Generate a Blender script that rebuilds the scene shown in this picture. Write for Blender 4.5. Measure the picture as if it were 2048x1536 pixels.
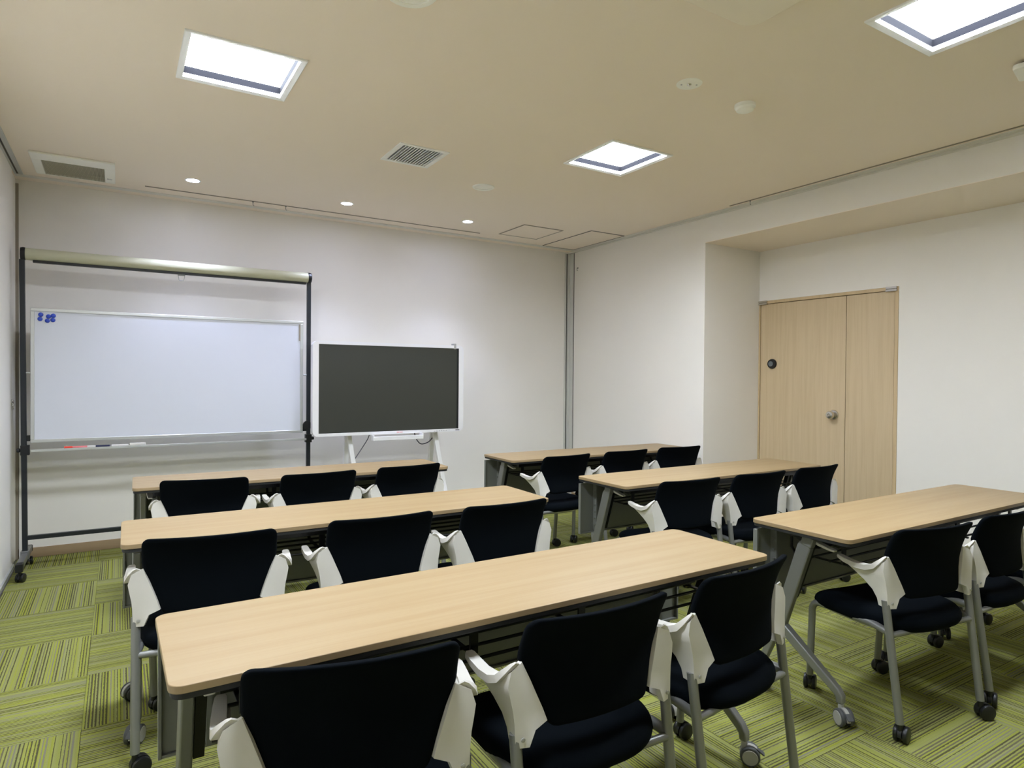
import bpy, math, random
from mathutils import Vector, Matrix
random.seed(7)
for o in list(bpy.data.objects): bpy.data.objects.remove(o, do_unlink=True)
SC = bpy.context.scene
COL = SC.collection
PI = math.pi
R = math.radians

# ------------------------------------------------------------------ camera
YAW, PITCH, ROLL, CAMH, FPX = R(31.4748), R(-0.6583), R(0.4722), 1.3158, 1282.8
fw = Vector((math.sin(YAW) * math.cos(PITCH), math.cos(YAW) * math.cos(PITCH), math.sin(PITCH)))
rt = Vector((math.cos(YAW), -math.sin(YAW), 0))
up = rt.cross(fw)
rt, up = math.cos(ROLL) * rt + math.sin(ROLL) * up, math.cos(ROLL) * up - math.sin(ROLL) * rt
cd = bpy.data.cameras.new('camera'); cam = bpy.data.objects.new('camera', cd); COL.objects.link(cam)
cam.matrix_world = Matrix(((rt.x, up.x, -fw.x, 0), (rt.y, up.y, -fw.y, 0), (rt.z, up.z, -fw.z, CAMH), (0, 0, 0, 1)))
cd.sensor_width = 36; cd.lens = 36 * FPX / 2048; cd.clip_start = 0.02
SC.camera = cam
# ------------------------------------------------------------------ world, light levels, exposure
w = bpy.data.worlds.new('world'); SC.world = w; w.use_nodes = True
w.node_tree.nodes['Background'].inputs[0].default_value = (0, 0, 0, 1)      # closed room, lit by its own lamps
w.node_tree.nodes['Background'].inputs[1].default_value = 0
PANEL_STRENGTH = 15.0
PANEL_COLOR = (0.805, 0.885, 1.0)
SPOT_WATTS = 11.0
SPOT_COLOR = (0.62, 0.69, 1.0)
vs = SC.view_settings
vs.view_transform = 'Standard'; vs.look = 'None'; vs.gamma = 1; vs.use_curve_mapping = False
vs.exposure = 2.66

# ------------------------------------------------------------------ materials
def nt(m):
    m.use_nodes = True
    t = m.node_tree
    return t, t.nodes, t.links, t.nodes['Principled BSDF']
def mat(name, col, rough=0.5, metal=0.0, spec=0.5, bump=None, noise=None, emit=None, coat=0):
    m = bpy.data.materials.new(name); t, N, L, b = nt(m)
    b.inputs['Base Color'].default_value = (*col, 1); b.inputs['Roughness'].default_value = rough
    b.inputs['Metallic'].default_value = metal; b.inputs['Specular IOR Level'].default_value = spec
    if coat: b.inputs['Coat Weight'].default_value = coat
    tc = N.new('ShaderNodeTexCoord')
    if noise:                                     # (scale, amount) mild value variation
        nz = N.new('ShaderNodeTexNoise'); nz.inputs['Scale'].default_value = noise[0]; nz.inputs['Detail'].default_value = 4
        L.new(tc.outputs['Object'], nz.inputs['Vector'])
        mx = N.new('ShaderNodeMix'); mx.data_type = 'RGBA'
        a = noise[1]
        mx.inputs[6].default_value = (*[c * (1 - a) for c in col], 1); mx.inputs[7].default_value = (*[min(1, c * (1 + a)) for c in col], 1)
        L.new(nz.outputs['Fac'], mx.inputs[0]); L.new(mx.outputs[2], b.inputs['Base Color'])
    if bump:                                      # (scale, strength, distance)
        nz = N.new('ShaderNodeTexNoise'); nz.inputs['Scale'].default_value = bump[0]; nz.inputs['Detail'].default_value = 3
        L.new(tc.outputs['Object'], nz.inputs['Vector'])
        bp = N.new('ShaderNodeBump'); bp.inputs['Strength'].default_value = bump[1]; bp.inputs['Distance'].default_value = bump[2]
        L.new(nz.outputs['Fac'], bp.inputs['Height']); L.new(bp.outputs['Normal'], b.inputs['Normal'])
    if emit:
        b.inputs['Emission Color'].default_value = (*emit[0], 1); b.inputs['Emission Strength'].default_value = emit[1]
    return m
def ramp(N, stops, interp='LINEAR'):
    r = N.new('ShaderNodeValToRGB'); r.color_ramp.interpolation = interp
    e = r.color_ramp.elements
    while len(e) > 1: e.remove(e[-1])
    e[0].position = stops[0][0]; e[0].color = (*stops[0][1], 1)
    for p, c in stops[1:]:
        x = e.new(p); x.color = (*c, 1)
    return r
def wood(name, dark, light, axis, rough=0.4, scale=1.0, rings=1.0):
    m = bpy.data.materials.new(name); t, N, L, b = nt(m)
    tc = N.new('ShaderNodeTexCoord'); mp = N.new('ShaderNodeMapping')
    s = [26 * scale] * 3; s[axis] = 1.1 * scale
    mp.inputs['Scale'].default_value = s
    oi = N.new('ShaderNodeObjectInfo'); ad = N.new('ShaderNodeVectorMath'); ad.operation = 'ADD'
    mu = N.new('ShaderNodeMath'); mu.operation = 'MULTIPLY'; mu.inputs[1].default_value = 37
    L.new(oi.outputs['Random'], mu.inputs[0]); L.new(mu.outputs[0], ad.inputs[1])
    L.new(tc.outputs['Object'], ad.inputs[0]); L.new(ad.outputs[0], mp.inputs['Vector'])
    n1 = N.new('ShaderNodeTexNoise'); n1.inputs['Scale'].default_value = 1.0; n1.inputs['Detail'].default_value = 6; n1.inputs['Roughness'].default_value = 0.55
    n1.inputs['Distortion'].default_value = 0.25
    L.new(mp.outputs[0], n1.inputs['Vector'])
    mp2 = N.new('ShaderNodeMapping'); s2 = [170 * scale] * 3; s2[axis] = 3.0 * scale; mp2.inputs['Scale'].default_value = s2
    L.new(ad.outputs[0], mp2.inputs['Vector'])
    n2 = N.new('ShaderNodeTexNoise'); n2.inputs['Scale'].default_value = 1.0; n2.inputs['Detail'].default_value = 2
    L.new(mp2.outputs[0], n2.inputs['Vector'])
    m1 = N.new('ShaderNodeMath'); m1.operation = 'MULTIPLY_ADD'; m1.inputs[1].default_value = 0.35; m1.inputs[2].default_value = -0.17
    L.new(n2.outputs['Fac'], m1.inputs[0])
    m2 = N.new('ShaderNodeMath'); m2.operation = 'ADD'; L.new(n1.outputs['Fac'], m2.inputs[0]); L.new(m1.outputs[0], m2.inputs[1])
    rp = ramp(N, [(0.30, dark), (0.62, light)])
    L.new(m2.outputs[0], rp.inputs[0]); L.new(rp.outputs[0], b.inputs['Base Color'])
    b.inputs['Roughness'].default_value = rough
    return m
def carpet():
    m = bpy.data.materials.new('carpet'); t, N, L, b = nt(m)
    tc = N.new('ShaderNodeTexCoord'); sp = N.new('ShaderNodeSeparateXYZ'); L.new(tc.outputs['Object'], sp.inputs[0])
    oi = N.new('ShaderNodeObjectInfo')
    def math_(op, a, bv=None, c=None):
        n = N.new('ShaderNodeMath'); n.operation = op
        for i, v in enumerate((a, bv, c)):
            if v is None: continue
            if hasattr(v, 'links'): L.new(v, n.inputs[i])
            else: n.inputs[i].default_value = v
        return n.outputs[0]
    rnd = math_('MULTIPLY', oi.outputs['Random'], 913.0)
    def wn(v, off):
        n = N.new('ShaderNodeTexWhiteNoise'); n.noise_dimensions = '1D'; L.new(math_('ADD', v, off), n.inputs['W']); return n.outputs['Value']
    def mixc(f, a, b_):
        m_ = N.new('ShaderNodeMix'); m_.data_type = 'RGBA'; L.new(f, m_.inputs[0])
        for i, q in ((6, a), (7, b_)):
            if hasattr(q, 'links'): L.new(q, m_.inputs[i])
            else: m_.inputs[i].default_value = (*q, 1)
        return m_.outputs[2]
    wob = N.new('ShaderNodeTexNoise'); wob.inputs['Scale'].default_value = 70; L.new(tc.outputs['Object'], wob.inputs['Vector'])
    xs = math_('MULTIPLY_ADD', wob.outputs['Fac'], 0.0010, sp.outputs['X'])
    p1 = math_('MULTIPLY_ADD', xs, 88.0, rnd)                   # tufted rows about 11 mm apart
    cell = math_('FLOOR', p1); fr = math_('FRACT', p1)
    p2 = math_('MULTIPLY_ADD', xs, 264.0, rnd)                  # finer yarns inside a row
    fine = wn(math_('FLOOR', p2), 71.0)
    base = mixc(wn(cell, 3.0), (0.285, 0.308, 0.026), (0.255, 0.27, 0.088))
    base = mixc(math_('MULTIPLY', fine, 0.45), base, (0.32, 0.315, 0.135))
    rl = ramp(N, [(0.0, (0.075, 0.066, 0.040)), (0.45, (0.13, 0.112, 0.082)), (0.68, (0.20, 0.183, 0.150)), (0.88, (0.27, 0.275, 0.09))], 'CONSTANT'); L.new(wn(cell, 19.0), rl.inputs[0])
    thr = math_('MULTIPLY_ADD', wn(cell, 41.0), 0.38, 0.42)
    dsh = N.new('ShaderNodeTexNoise'); dsh.inputs['Scale'].default_value = 1.0; dsh.inputs['Detail'].default_value = 2
    mp = N.new('ShaderNodeMapping'); mp.inputs['Scale'].default_value = (300, 60, 1); L.new(tc.outputs['Object'], mp.inputs['Vector'])
    L.new(mp.outputs[0], dsh.inputs['Vector'])
    msk = math_('GREATER_THAN', math_('ADD', fr, math_('MULTIPLY_ADD', dsh.outputs['Fac'], 0.5, -0.25)), thr)
    colr = mixc(math_('MULTIPLY', msk, 0.92), base, rl.outputs[0])
    mixv = math_('SUBTRACT', 1.0, msk)
    class _o: outputs = [colr]
    rp = _o
    # fine pile speckle
    n3 = N.new('ShaderNodeTexNoise'); n3.inputs['Scale'].default_value = 420; n3.inputs['Detail'].default_value = 1; L.new(tc.outputs['Object'], n3.inputs['Vector'])
    hs = N.new('ShaderNodeHueSaturation'); L.new(rp.outputs[0], hs.inputs['Color'])
    L.new(math_('MULTIPLY_ADD', n3.outputs['Fac'], 0.5, 0.75), hs.inputs['Value'])
    L.new(hs.outputs['Color'], b.inputs['Base Color'])
    b.inputs['Roughness'].default_value = 1.0; b.inputs['Specular IOR Level'].default_value = 0.03
    bp = N.new('ShaderNodeBump'); bp.inputs['Strength'].default_value = 0.35; bp.inputs['Distance'].default_value = 0.002
    L.new(mixv, bp.inputs['Height']); L.new(bp.outputs['Normal'], b.inputs['Normal'])
    return m
M = {}
M['wall'] = mat('wallpaper', (0.87, 0.83, 0.765), 0.85, spec=0.25, bump=(420, 0.25, 0.0008), noise=(1.2, 0.012))
M['panelwall'] = mat('partition_panel', (0.87, 0.835, 0.775), 0.7, spec=0.3, bump=(420, 0.2, 0.0006), noise=(1.2, 0.012))
M['ceil'] = mat('ceiling_paper', (0.915, 0.81, 0.69), 0.9, spec=0.2, bump=(300, 0.3, 0.001), noise=(1.0, 0.012))
M['trimalu'] = mat('trim_aluminium', (0.66, 0.65, 0.60), 0.5)
M['alu'] = mat('aluminium', (0.62, 0.63, 0.61), 0.38, 0.7)
M['trimwhite'] = mat('trim_white', (0.76, 0.73, 0.66), 0.5)
M['groove'] = mat('groove', (0.11, 0.10, 0.085), 0.8)
M['slot'] = mat('rail_brown', (0.30, 0.26, 0.20), 0.6)
M['base'] = mat('baseboard_vinyl', (0.37, 0.26, 0.15), 0.6, noise=(8, 0.05))
M['carpet'] = carpet()
M['screed'] = mat('screed', (0.16, 0.16, 0.10), 0.95)
M['maple'] = wood('maple_laminate', (0.325, 0.217, 0.101), (0.363, 0.260, 0.134), 0, 0.42)
M['edge'] = mat('edge_band', (0.35, 0.248, 0.132), 0.45, noise=(20, 0.04))
M['doorwood'] = wood('door_veneer', (0.58, 0.435, 0.26), (0.64, 0.495, 0.31), 2, 0.5, 1.3)
M['doorframe'] = wood('door_frame_veneer', (0.56, 0.41, 0.23), (0.62, 0.465, 0.27), 2, 0.5, 1.3)
M['black'] = mat('black_plastic', (0.006, 0.0065, 0.007), 0.42)
M['under'] = mat('underside_board', (0.016, 0.016, 0.016), 0.6)
M['blacksteel'] = mat('black_steel', (0.004, 0.004, 0.0045), 0.4)
M['silver'] = mat('silver_paint', (0.245, 0.245, 0.235), 0.36, 0.45, noise=(300, 0.03))
M['greysteel'] = mat('grey_steel', (0.22, 0.225, 0.205), 0.5, 0.15)
M['navy'] = mat('navy_fabric', (0.0017, 0.0029, 0.0045), 0.95, spec=0.07, bump=(900, 0.3, 0.0006), noise=(500, 0.25))
M['navy'].node_tree.nodes['Principled BSDF'].inputs['Sheen Weight'].default_value = 0.0
M['white'] = mat('white_plastic', (0.66, 0.63, 0.57), 0.42)
M['tvwhite'] = mat('white_bezel', (0.86, 0.84, 0.83), 0.35)
M['screen'] = mat('dark_screen', (0.042, 0.044, 0.036), 0.32, spec=0.6)
M['wb'] = mat('whiteboard_enamel', (0.66, 0.675, 0.73), 0.22, spec=0.5)
M['post'] = mat('charcoal_steel', (0.009, 0.012, 0.016), 0.4)
M['roller'] = mat('roller_case', (0.52, 0.51, 0.36), 0.35)
M['rollerdark'] = mat('roller_slot', (0.01, 0.01, 0.01), 0.5)
M['footgrey'] = mat('foot_steel', (0.22, 0.22, 0.21), 0.35, 0.5)
M['blue'] = mat('blue_magnet', (0.02, 0.06, 0.46), 0.3)
M['red'] = mat('red_plastic', (0.75, 0.06, 0.03), 0.4)
M['pink'] = mat('pink_print', (0.75, 0.22, 0.22), 0.4)
M['navyink'] = mat('navy_plastic', (0.01, 0.015, 0.06), 0.4)
M['ivory'] = mat('ivory_plastic', (0.96, 0.945, 0.88), 0.45)
M['ventdark'] = mat('vent_dark', (0.15, 0.135, 0.10), 0.8)
M['cassette'] = mat('cassette_panel', (0.92, 0.835, 0.715), 0.6)
M['vent'] = mat('vent_slat', (0.50, 0.46, 0.355), 0.6)
M['grillewhite'] = mat('grille_white', (0.90, 0.89, 0.86), 0.4)
M['slat'] = mat('slat_grey', (0.86, 0.86, 0.86), 0.4)
M['dark'] = mat('dark_cavity', (0.02, 0.02, 0.02), 0.8)
M['housing'] = mat('lamp_housing', (0.0045, 0.0045, 0.0055), 0.9, spec=0.02)
M['lampwhite'] = mat('lamp_frame', (0.90, 0.90, 0.89), 0.45)
M['diffuser'] = mat('lamp_diffuser', (0.9, 0.9, 0.9), 0.5, emit=(PANEL_COLOR, PANEL_STRENGTH))
M['bulb'] = mat('downlight_lens', (0.9, 0.9, 0.9), 0.5, emit=(SPOT_COLOR, 30.0))
M['chrome'] = mat('satin_nickel', (0.62, 0.60, 0.56), 0.22, 1.0)
M['glassgrey'] = mat('grey_face', (0.16, 0.18, 0.19), 0.2)
M['cable'] = mat('cable', (0.03, 0.03, 0.045), 0.5)
M['greycable'] = mat('grey_cable', (0.20, 0.20, 0.22), 0.5)
M['lightgrey'] = mat('light_grey_plastic', (0.42, 0.41, 0.38), 0.45)
M['tyre'] = mat('tyre_grey', (0.075, 0.077, 0.08), 0.55)
M['printgrey'] = mat('print_grey', (0.42, 0.41, 0.42), 0.6)
M['printred'] = mat('print_red', (0.80, 0.20, 0.19), 0.5)

# ------------------------------------------------------------------ mesh helpers
class MB:
    def __init__(s): s.v = []; s.f = []; s.m = []
    def add(s, vs_, fs, mi=0):
        n = len(s.v); s.v += [tuple(p) for p in vs_]; s.f += [tuple(i + n for i in f) for f in fs]; s.m += [mi] * len(fs); return s
    def box(s, x0, x1, y0, y1, z0, z1, mi=0):
        return s.add([(x0, y0, z0), (x1, y0, z0), (x1, y1, z0), (x0, y1, z0), (x0, y0, z1), (x1, y0, z1), (x1, y1, z1), (x0, y1, z1)],
                     [(0, 3, 2, 1), (4, 5, 6, 7), (0, 1, 5, 4), (1, 2, 6, 5), (2, 3, 7, 6), (3, 0, 4, 7)], mi)
    def rings(s, rs, closed=True, caps=True, mi=0, loop=False):
        n = len(rs[0]); vs_ = [p for r_ in rs for p in r_]; fs = []
        k = len(rs)
        for a in range(k if loop else k - 1):
            b_ = (a + 1) % k
            for i in range(n if closed else n - 1):
                j = (i + 1) % n
                fs.append((a * n + i, a * n + j, b_ * n + j, b_ * n + i))
        if caps and not loop:
            fs.append(tuple(range(n - 1, -1, -1))); fs.append(tuple((k - 1) * n + i for i in range(n)))
        return s.add(vs_, fs, mi)
    def tube(s, path, r, seg=10, caps=True, mi=0, flat=1.0):
        path = [Vector(p) for p in path]; rs = []
        t0 = (path[1] - path[0]).normalized()
        u = t0.cross(Vector((0, 0, 1)))
        if u.length < 1e-3: u = t0.cross(Vector((0, 1, 0)))
        u.normalize()
        for i, p in enumerate(path):
            if i == 0: t = path[1] - p
            elif i == len(path) - 1: t = p - path[i - 1]
            else: t = (path[i + 1] - p).normalized() + (p - path[i - 1]).normalized()
            t.normalize(); u = (u - t * u.dot(t)).normalized(); v = t.cross(u)
            rr = r[i] if isinstance(r, (list, tuple)) else r
            rs.append([p + rr * (math.cos(2 * PI * k / seg) * u + flat * math.sin(2 * PI * k / seg) * v) for k in range(seg)])
        return s.rings(rs, True, caps, mi)
    def bar(s, path, wu, wv, uref, mi=0):                       # rectangular section swept along a path; uref gives the width direction
        path = [Vector(p) for p in path]; rs = []; uref = Vector(uref)
        for i, p in enumerate(path):
            if i == 0: t = path[1] - p
            elif i == len(path) - 1: t = p - path[i - 1]
            else: t = (path[i + 1] - p).normalized() + (p - path[i - 1]).normalized()
            t.normalize(); u = (uref - t * uref.dot(t)).normalized(); v = t.cross(u)
            a = (wu[i] if isinstance(wu, (list, tuple)) else wu) / 2; b_ = (wv[i] if isinstance(wv, (list, tuple)) else wv) / 2
            rs.append([p + u * a + v * b_, p - u * a + v * b_, p - u * a - v * b_, p + u * a - v * b_])
        return s.rings(rs, True, True, mi)
    def prism(s, pts, axis, a, b_, mi=0):                       # polygon (2D) extruded along axis between a and b_
        def P(q, h):
            return {0: (h, q[0], q[1]), 1: (q[0], h, q[1]), 2: (q[0], q[1], h)}[axis]
        return s.rings([[P(q, a) for q in pts], [P(q, b_) for q in pts]], True, True, mi)
    def lathe(s, prof, c, axis=2, seg=24, mi=0):                # profile (radius, height) about an axis through c
        rs = []
        for r_, h in prof:
            ring = []
            for k in range(seg):
                a = 2 * PI * k / seg; x, y = r_ * math.cos(a), r_ * math.sin(a)
                ring.append({0: (c[0] + h, c[1] + x, c[2] + y), 1: (c[0] + x, c[1] + h, c[2] + y), 2: (c[0] + x, c[1] + y, c[2] + h)}[axis])
            rs.append(ring)
        return s.rings(rs, True, True, mi)
    def mesh(s, name, mats, smooth=None, recalc=True):
        me = bpy.data.meshes.new(name); me.from_pydata(s.v, [], s.f)
        for m in (mats if isinstance(mats, (list, tuple)) else [mats]): me.materials.append(m)
        me.polygons.foreach_set('material_index', s.m)
        if recalc:
            import bmesh
            bm = bmesh.new(); bm.from_mesh(me); bmesh.ops.recalc_face_normals(bm, faces=bm.faces); bm.to_mesh(me); bm.free()
        if smooth:
            me.polygons.foreach_set('use_smooth', [True] * len(me.polygons)); me.set_sharp_from_angle(angle=R(smooth))
        me.update(); return me
    def build(s, name, mats, parent=None, smooth=None, bevel=0, loc=None, subsurf=0, bseg=2):
        o = bpy.data.objects.new(name, s.mesh(name, mats, smooth)); COL.objects.link(o)
        if parent: o.parent = parent
        if loc: o.location = loc
        if bevel:
            b_ = o.modifiers.new('bevel', 'BEVEL'); b_.width = bevel; b_.segments = bseg; b_.limit_method = 'ANGLE'; b_.angle_limit = R(40)
            o.data.polygons.foreach_set('use_smooth', [True] * len(o.data.polygons)); o.data.set_sharp_from_angle(angle=R(60))
            b_.harden_normals = True
        if subsurf:
            q = o.modifiers.new('sub', 'SUBSURF'); q.levels = subsurf; q.render_levels = subsurf
        return o
def tag(o, label=None, cat=None, group=None, kind=None):
    for k, v in (('label', label), ('category', cat), ('group', group), ('kind', kind)):
        if v: o[k] = v
    return o
def thing(name, label, cat, loc=(0, 0, 0), rz=0, group=None):
    e = bpy.data.objects.new(name, None); COL.objects.link(e); e.location = loc; e.rotation_euler = (0, 0, rz); e.empty_display_size = 0.1
    return tag(e, label, cat, group)
def copy_tree(o, parent=None):
    c = o.copy(); COL.objects.link(c); c.parent = parent
    for ch in o.children: copy_tree(ch, c)
    return c
def struct(name, mb, m, bevel=0, parent=None, label=None):
    o = mb.build(name, m, parent, bevel=bevel)
    if not parent: o['kind'] = 'structure'
    if label: o['label'] = label
    return o
def arc(c, r_, a0, a1, n):                                      # 2D arc points
    return [(c[0] + r_ * math.cos(R(a0 + (a1 - a0) * i / n)), c[1] + r_ * math.sin(R(a0 + (a1 - a0) * i / n))) for i in range(n + 1)]
def rrect(x0, x1, y0, y1, r_, n=5):
    return arc((x1 - r_, y1 - r_), r_, 0, 90, n) + arc((x0 + r_, y1 - r_), r_, 90, 180, n) + arc((x0 + r_, y0 + r_), r_, 180, 270, n) + arc((x1 - r_, y0 + r_), r_, 270, 360, n)

# ------------------------------------------------------------------ room dimensions
XL, XR, XA = -0.61, 4.198, 4.904
YF, YB, YE = 5.664, -2.17, 3.764
H, HS, HD = 2.671, 2.453, 2.007
DY0, DY1 = 2.554, 3.764                                         # door span along the right wall
# floor and its carpet tiles (0.5 m, quarter-turned)
floor = struct('floor', MB().box(XL - .1, XA + .1, YB - .1, YF + .1, -.15, -.006), M['screed'], label='green striped carpet tile floor')
tiles = {}
gx0, gy0 = -0.118 - 0.5, 2.83 - 5.0
nx, ny = 12, 16
for i in range(nx):
    for j in range(ny):
        x0, x1 = gx0 + .5 * i, gx0 + .5 * i + .5; y0, y1 = gy0 + .5 * j, gy0 + .5 * j + .5
        cx, cy = (x0 + x1) / 2, (y0 + y1) / 2
        x0, x1, y0, y1 = max(x0, XL), min(x1, XA), max(y0, YB), min(y1, YF)
        if x1 - x0 < .01 or y1 - y0 < .01 or (x0 > XR - .05 and y0 > YE): continue
        # along-Y stripes where the photograph shows them: column x<-0.118, row 3.33..3.83
        turn = (i + j) % 2 == 0                                 # i=0, j=11 -> even/odd fixed below
        turn = ((i - 0) + (j - 11)) % 2 != 0                    # False: stripes run along Y
        g = .0006
        k = (round(x0 - cx, 3), round(x1 - cx, 3), round(y0 - cy, 3), round(y1 - cy, 3), turn)
        if k not in tiles:
            a, b_, c_, d_ = x0 - cx + g, x1 - cx - g, y0 - cy + g, y1 - cy - g
            if turn: a, b_, c_, d_ = c_, d_, -b_, -a
            tiles[k] = MB().box(a, b_, c_, d_, -.006, 0).mesh('carpet_tile', M['carpet'])
        o = bpy.data.objects.new('carpet_tile', tiles[k]); COL.objects.link(o); o.parent = floor
        o.location = (cx, cy, 0); o.rotation_euler = (0, 0, PI / 2 if turn else 0)

# walls
struct('wall_front', MB().box(XL - .1, XR + .1, YF, YF + .12, -.15, H + .1), M['wall'])
struct('wall_left', MB().box(XL - .12, XL, YB - .1, 5.385, 0.03, H - .004).box(XL - .12, XL - .012, 5.385, YF, 0, H), M['panelwall'])
struct('wall_back', MB().box(XL - .1, XA + .1, YB - .12, YB, -.15, H + .1), M['wall'])
struct('wall_pier', MB().box(XR, XA + .12, YE, YF + .1, -.15, H + .1), M['wall'])
struct('wall_right', MB().box(XA, XA + .12, YB - .1, DY0, -.15, HS + .3).box(XA, XA + .12, DY0, DY1, HD, HS + .3).box(XA + .06, XA + .12, DY0, DY1, -.15, HD), M['wall'])
struct('wall_beam', MB().box(XR, XA + .12, YB - .1, YE, HS + .004, H + .1), M['wall'])
# ceiling with openings for lamps and grilles
LAMPS = [(.455, 3.07), (2.63, 3.07), (2.64, 1.155), (.455, 1.155)]
HO = .218
GR = (1.389, 1.706, 3.527, 3.868)
VE = (-.477, -.025, 4.88, 5.37)
holes = [(x - HO, x + HO, y - HO, y + HO) for x, y in LAMPS] + [(GR[0] + .02, GR[1] - .02, GR[2] + .02, GR[3] - .02), (-.425, -.087, 5.02, 5.36)]
SPK = [(2.221, 4.041, .083, 'front'), (.875, 2.135, .095, 'top')]
xs = sorted({XL - .1, XR + .02} | {q for h in holes for q in h[:2]}); ys = sorted({YB - .1, YF + .1} | {q for h in holes for q in h[2:]})
cb = MB()
for a in range(len(xs) - 1):
    for b_ in range(len(ys) - 1):
        mx_, my_ = (xs[a] + xs[a + 1]) / 2, (ys[b_] + ys[b_ + 1]) / 2
        if any(h[0] < mx_ < h[1] and h[2] < my_ < h[3] for h in holes): continue
        cb.box(xs[a], xs[a + 1], ys[b_], ys[b_ + 1], H, H + .02)
import bmesh
me = cb.mesh('ceiling', M['ceil'], recalc=False)
bm = bmesh.new(); bm.from_mesh(me); bmesh.ops.remove_doubles(bm, verts=bm.verts, dist=1e-5)
seen = {}
for f in bm.faces: seen.setdefault(tuple(sorted(v.index for v in f.verts)), []).append(f)
bmesh.ops.delete(bm, geom=[f for l in seen.values() if len(l) > 1 for f in l], context='FACES_ONLY')
bm.to_mesh(me); bm.free()
ceiling = bpy.data.objects.new('ceiling', me); COL.objects.link(ceiling); ceiling['kind'] = 'structure'
struct('ceiling_alcove', MB().box(XR + .0005, XA + .1, YB - .1, YE, HS, HS + .006), M['ceil'])
# baseboards
struct('baseboard_front', MB().box(XL, XR, YF - .008, YF, 0, .07), M['base'], .002)
struct('baseboard_pier', MB().box(XR - .008, XR, YE, YF - .008, 0, .07).box(XR - .008, XA, YE - .008, YE, 0, .07), M['base'], .002)
struct('baseboard_right', MB().box(XA - .008, XA, YB, DY0, 0, .07), M['base'], .002)
struct('baseboard_back', MB().box(XL, XA, YB, YB + .008, 0, .07), M['base'], .002)
struct('baseboard_left', MB().box(XL - .002, XL + .012, YB, 5.40, 0, .032, 0).box(XL + .012, XL + .016, YB, 5.385, 0, .012, 1), [M['alu'], M['groove']])
# trims: partition track along the ceiling, corner channels
struct('trim_1', MB().box(XL, 4.11, 5.497, 5.511, H - .006, H + .002).box(XL, 4.11, 5.518, 5.556, H - .005, H + .002), M['trimwhite'])
struct('trim_2', MB().box(XL, 4.11, 5.511, 5.518, H - .001, H + .004), M['groove'])
struct('trim_3', MB().box(4.122, 4.136, YB, 5.556, H - .006, H + .002).box(4.143, 4.165, YB, 5.556, H - .005, H + .002).box(4.172, XR, YB, YF, H - .012, H + .002), M['trimwhite'])
struct('trim_4', MB().box(4.136, 4.143, YB, 5.556, H - .001, H + .004).box(4.165, 4.172, YB, 5.556, H - .001, H + .004), M['groove'])
struct('trim_5', MB().box(4.128, 4.142, YF - .014, YF, .0, 2.655).box(4.160, XR, YF - .020, YF, .0, 2.655).box(XR - .012, XR, YF - .075, YF - .020, 0, 2.655), M['trimalu'], .002)
struct('trim_6', MB().box(4.142, 4.160, YF - .004, YF, 0, 2.655).box(XR - .003, XR, YF - .082, YF - .075, 0, 2.655), M['groove'])
struct('trim_7', MB().box(XL - .012, XL + .006, YF - .008, YF, 0, H - .03), M['slot'])
struct('trim_8', MB().box(XL - .012, XL - .002, 5.386, 5.40, 0, H), M['groove'])
struct('trim_9', MB().box(XL, XL + .012, YB, 5.497, H - .006, H + .002).box(XL + .024, XL + .05, YB, 5.497, H - .005, H + .002), M['alu'])
struct('trim_10', MB().box(XL + .012, XL + .024, YB, 5.497, H - .001, H + .004), M['groove'])
struct('trim_11', MB().box(XL + .008, XL + .035, YF - .012, YF, 0, 1.9), M['panelwall'])
# ceiling access hatches drawn by their joint profile
def hatch(name, label, x0, x1, y0, y1, wd, m):
    t = thing(name, label, 'hatch', (x0, y0, H - .002))
    MB().box(wd, x1 - x0 - wd, wd, y1 - y0 - wd, -.0005, .002).build('hatch_lid', M['ceil'], t)
    MB().box(0, x1 - x0, 0, wd, -.002, .002).box(0, x1 - x0, y1 - y0 - wd, y1 - y0, -.002, .002).box(0, wd, wd, y1 - y0 - wd, -.002, .002).box(x1 - x0 - wd, x1 - x0, wd, y1 - y0 - wd, -.002, .002).build('joint_frame', m, t)
hatch('ceiling_hatch', 'square ceiling access hatch with a brown joint line', 3.07, 3.50, 4.827, 5.28, .011, M['slot'])
hatch('ceiling_hatch', 'ceiling panel with a thin dark joint in the front right corner', 3.715, 4.115, 4.685, 5.49, .006, M['groove'])
# picture rails with hooks
def rail(label, p0, p1, hooks):
    t = thing('picture_rail', label, 'rail', (p0[0], p0[1], H))
    dx, dy = p1[0] - p0[0], p1[1] - p0[1]
    if abs(dx) > abs(dy): MB().box(0, dx, -.006, .006, -.004, .001).build('rail_profile', M['slot'], t)
    else: MB().box(-.006, .006, dy, 0, -.004, .001).build('rail_profile', M['slot'], t)
    for hx, hy in hooks:
        x, y = hx - p0[0], hy - p0[1]
        MB().tube([(x, y, -.002), (x, y, -.028), (x + .004, y, -.036), (x + .009, y, -.034)], .0022, 6).lathe([(.007, -.010), (.007, -.004)], (x, y, 0), 2, 10).build('hook', M['greysteel'], t, 40)
rail('brown picture rail with two hooks in ceiling along the front wall', (.156, 5.352), (2.906, 5.352), [(.889, 5.350), (1.136, 5.350)])
rail('long picture rail with one hook beside the ceiling beam', (4.085, 3.421), (4.085, -1.9), [(4.083, 3.228)])

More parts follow.
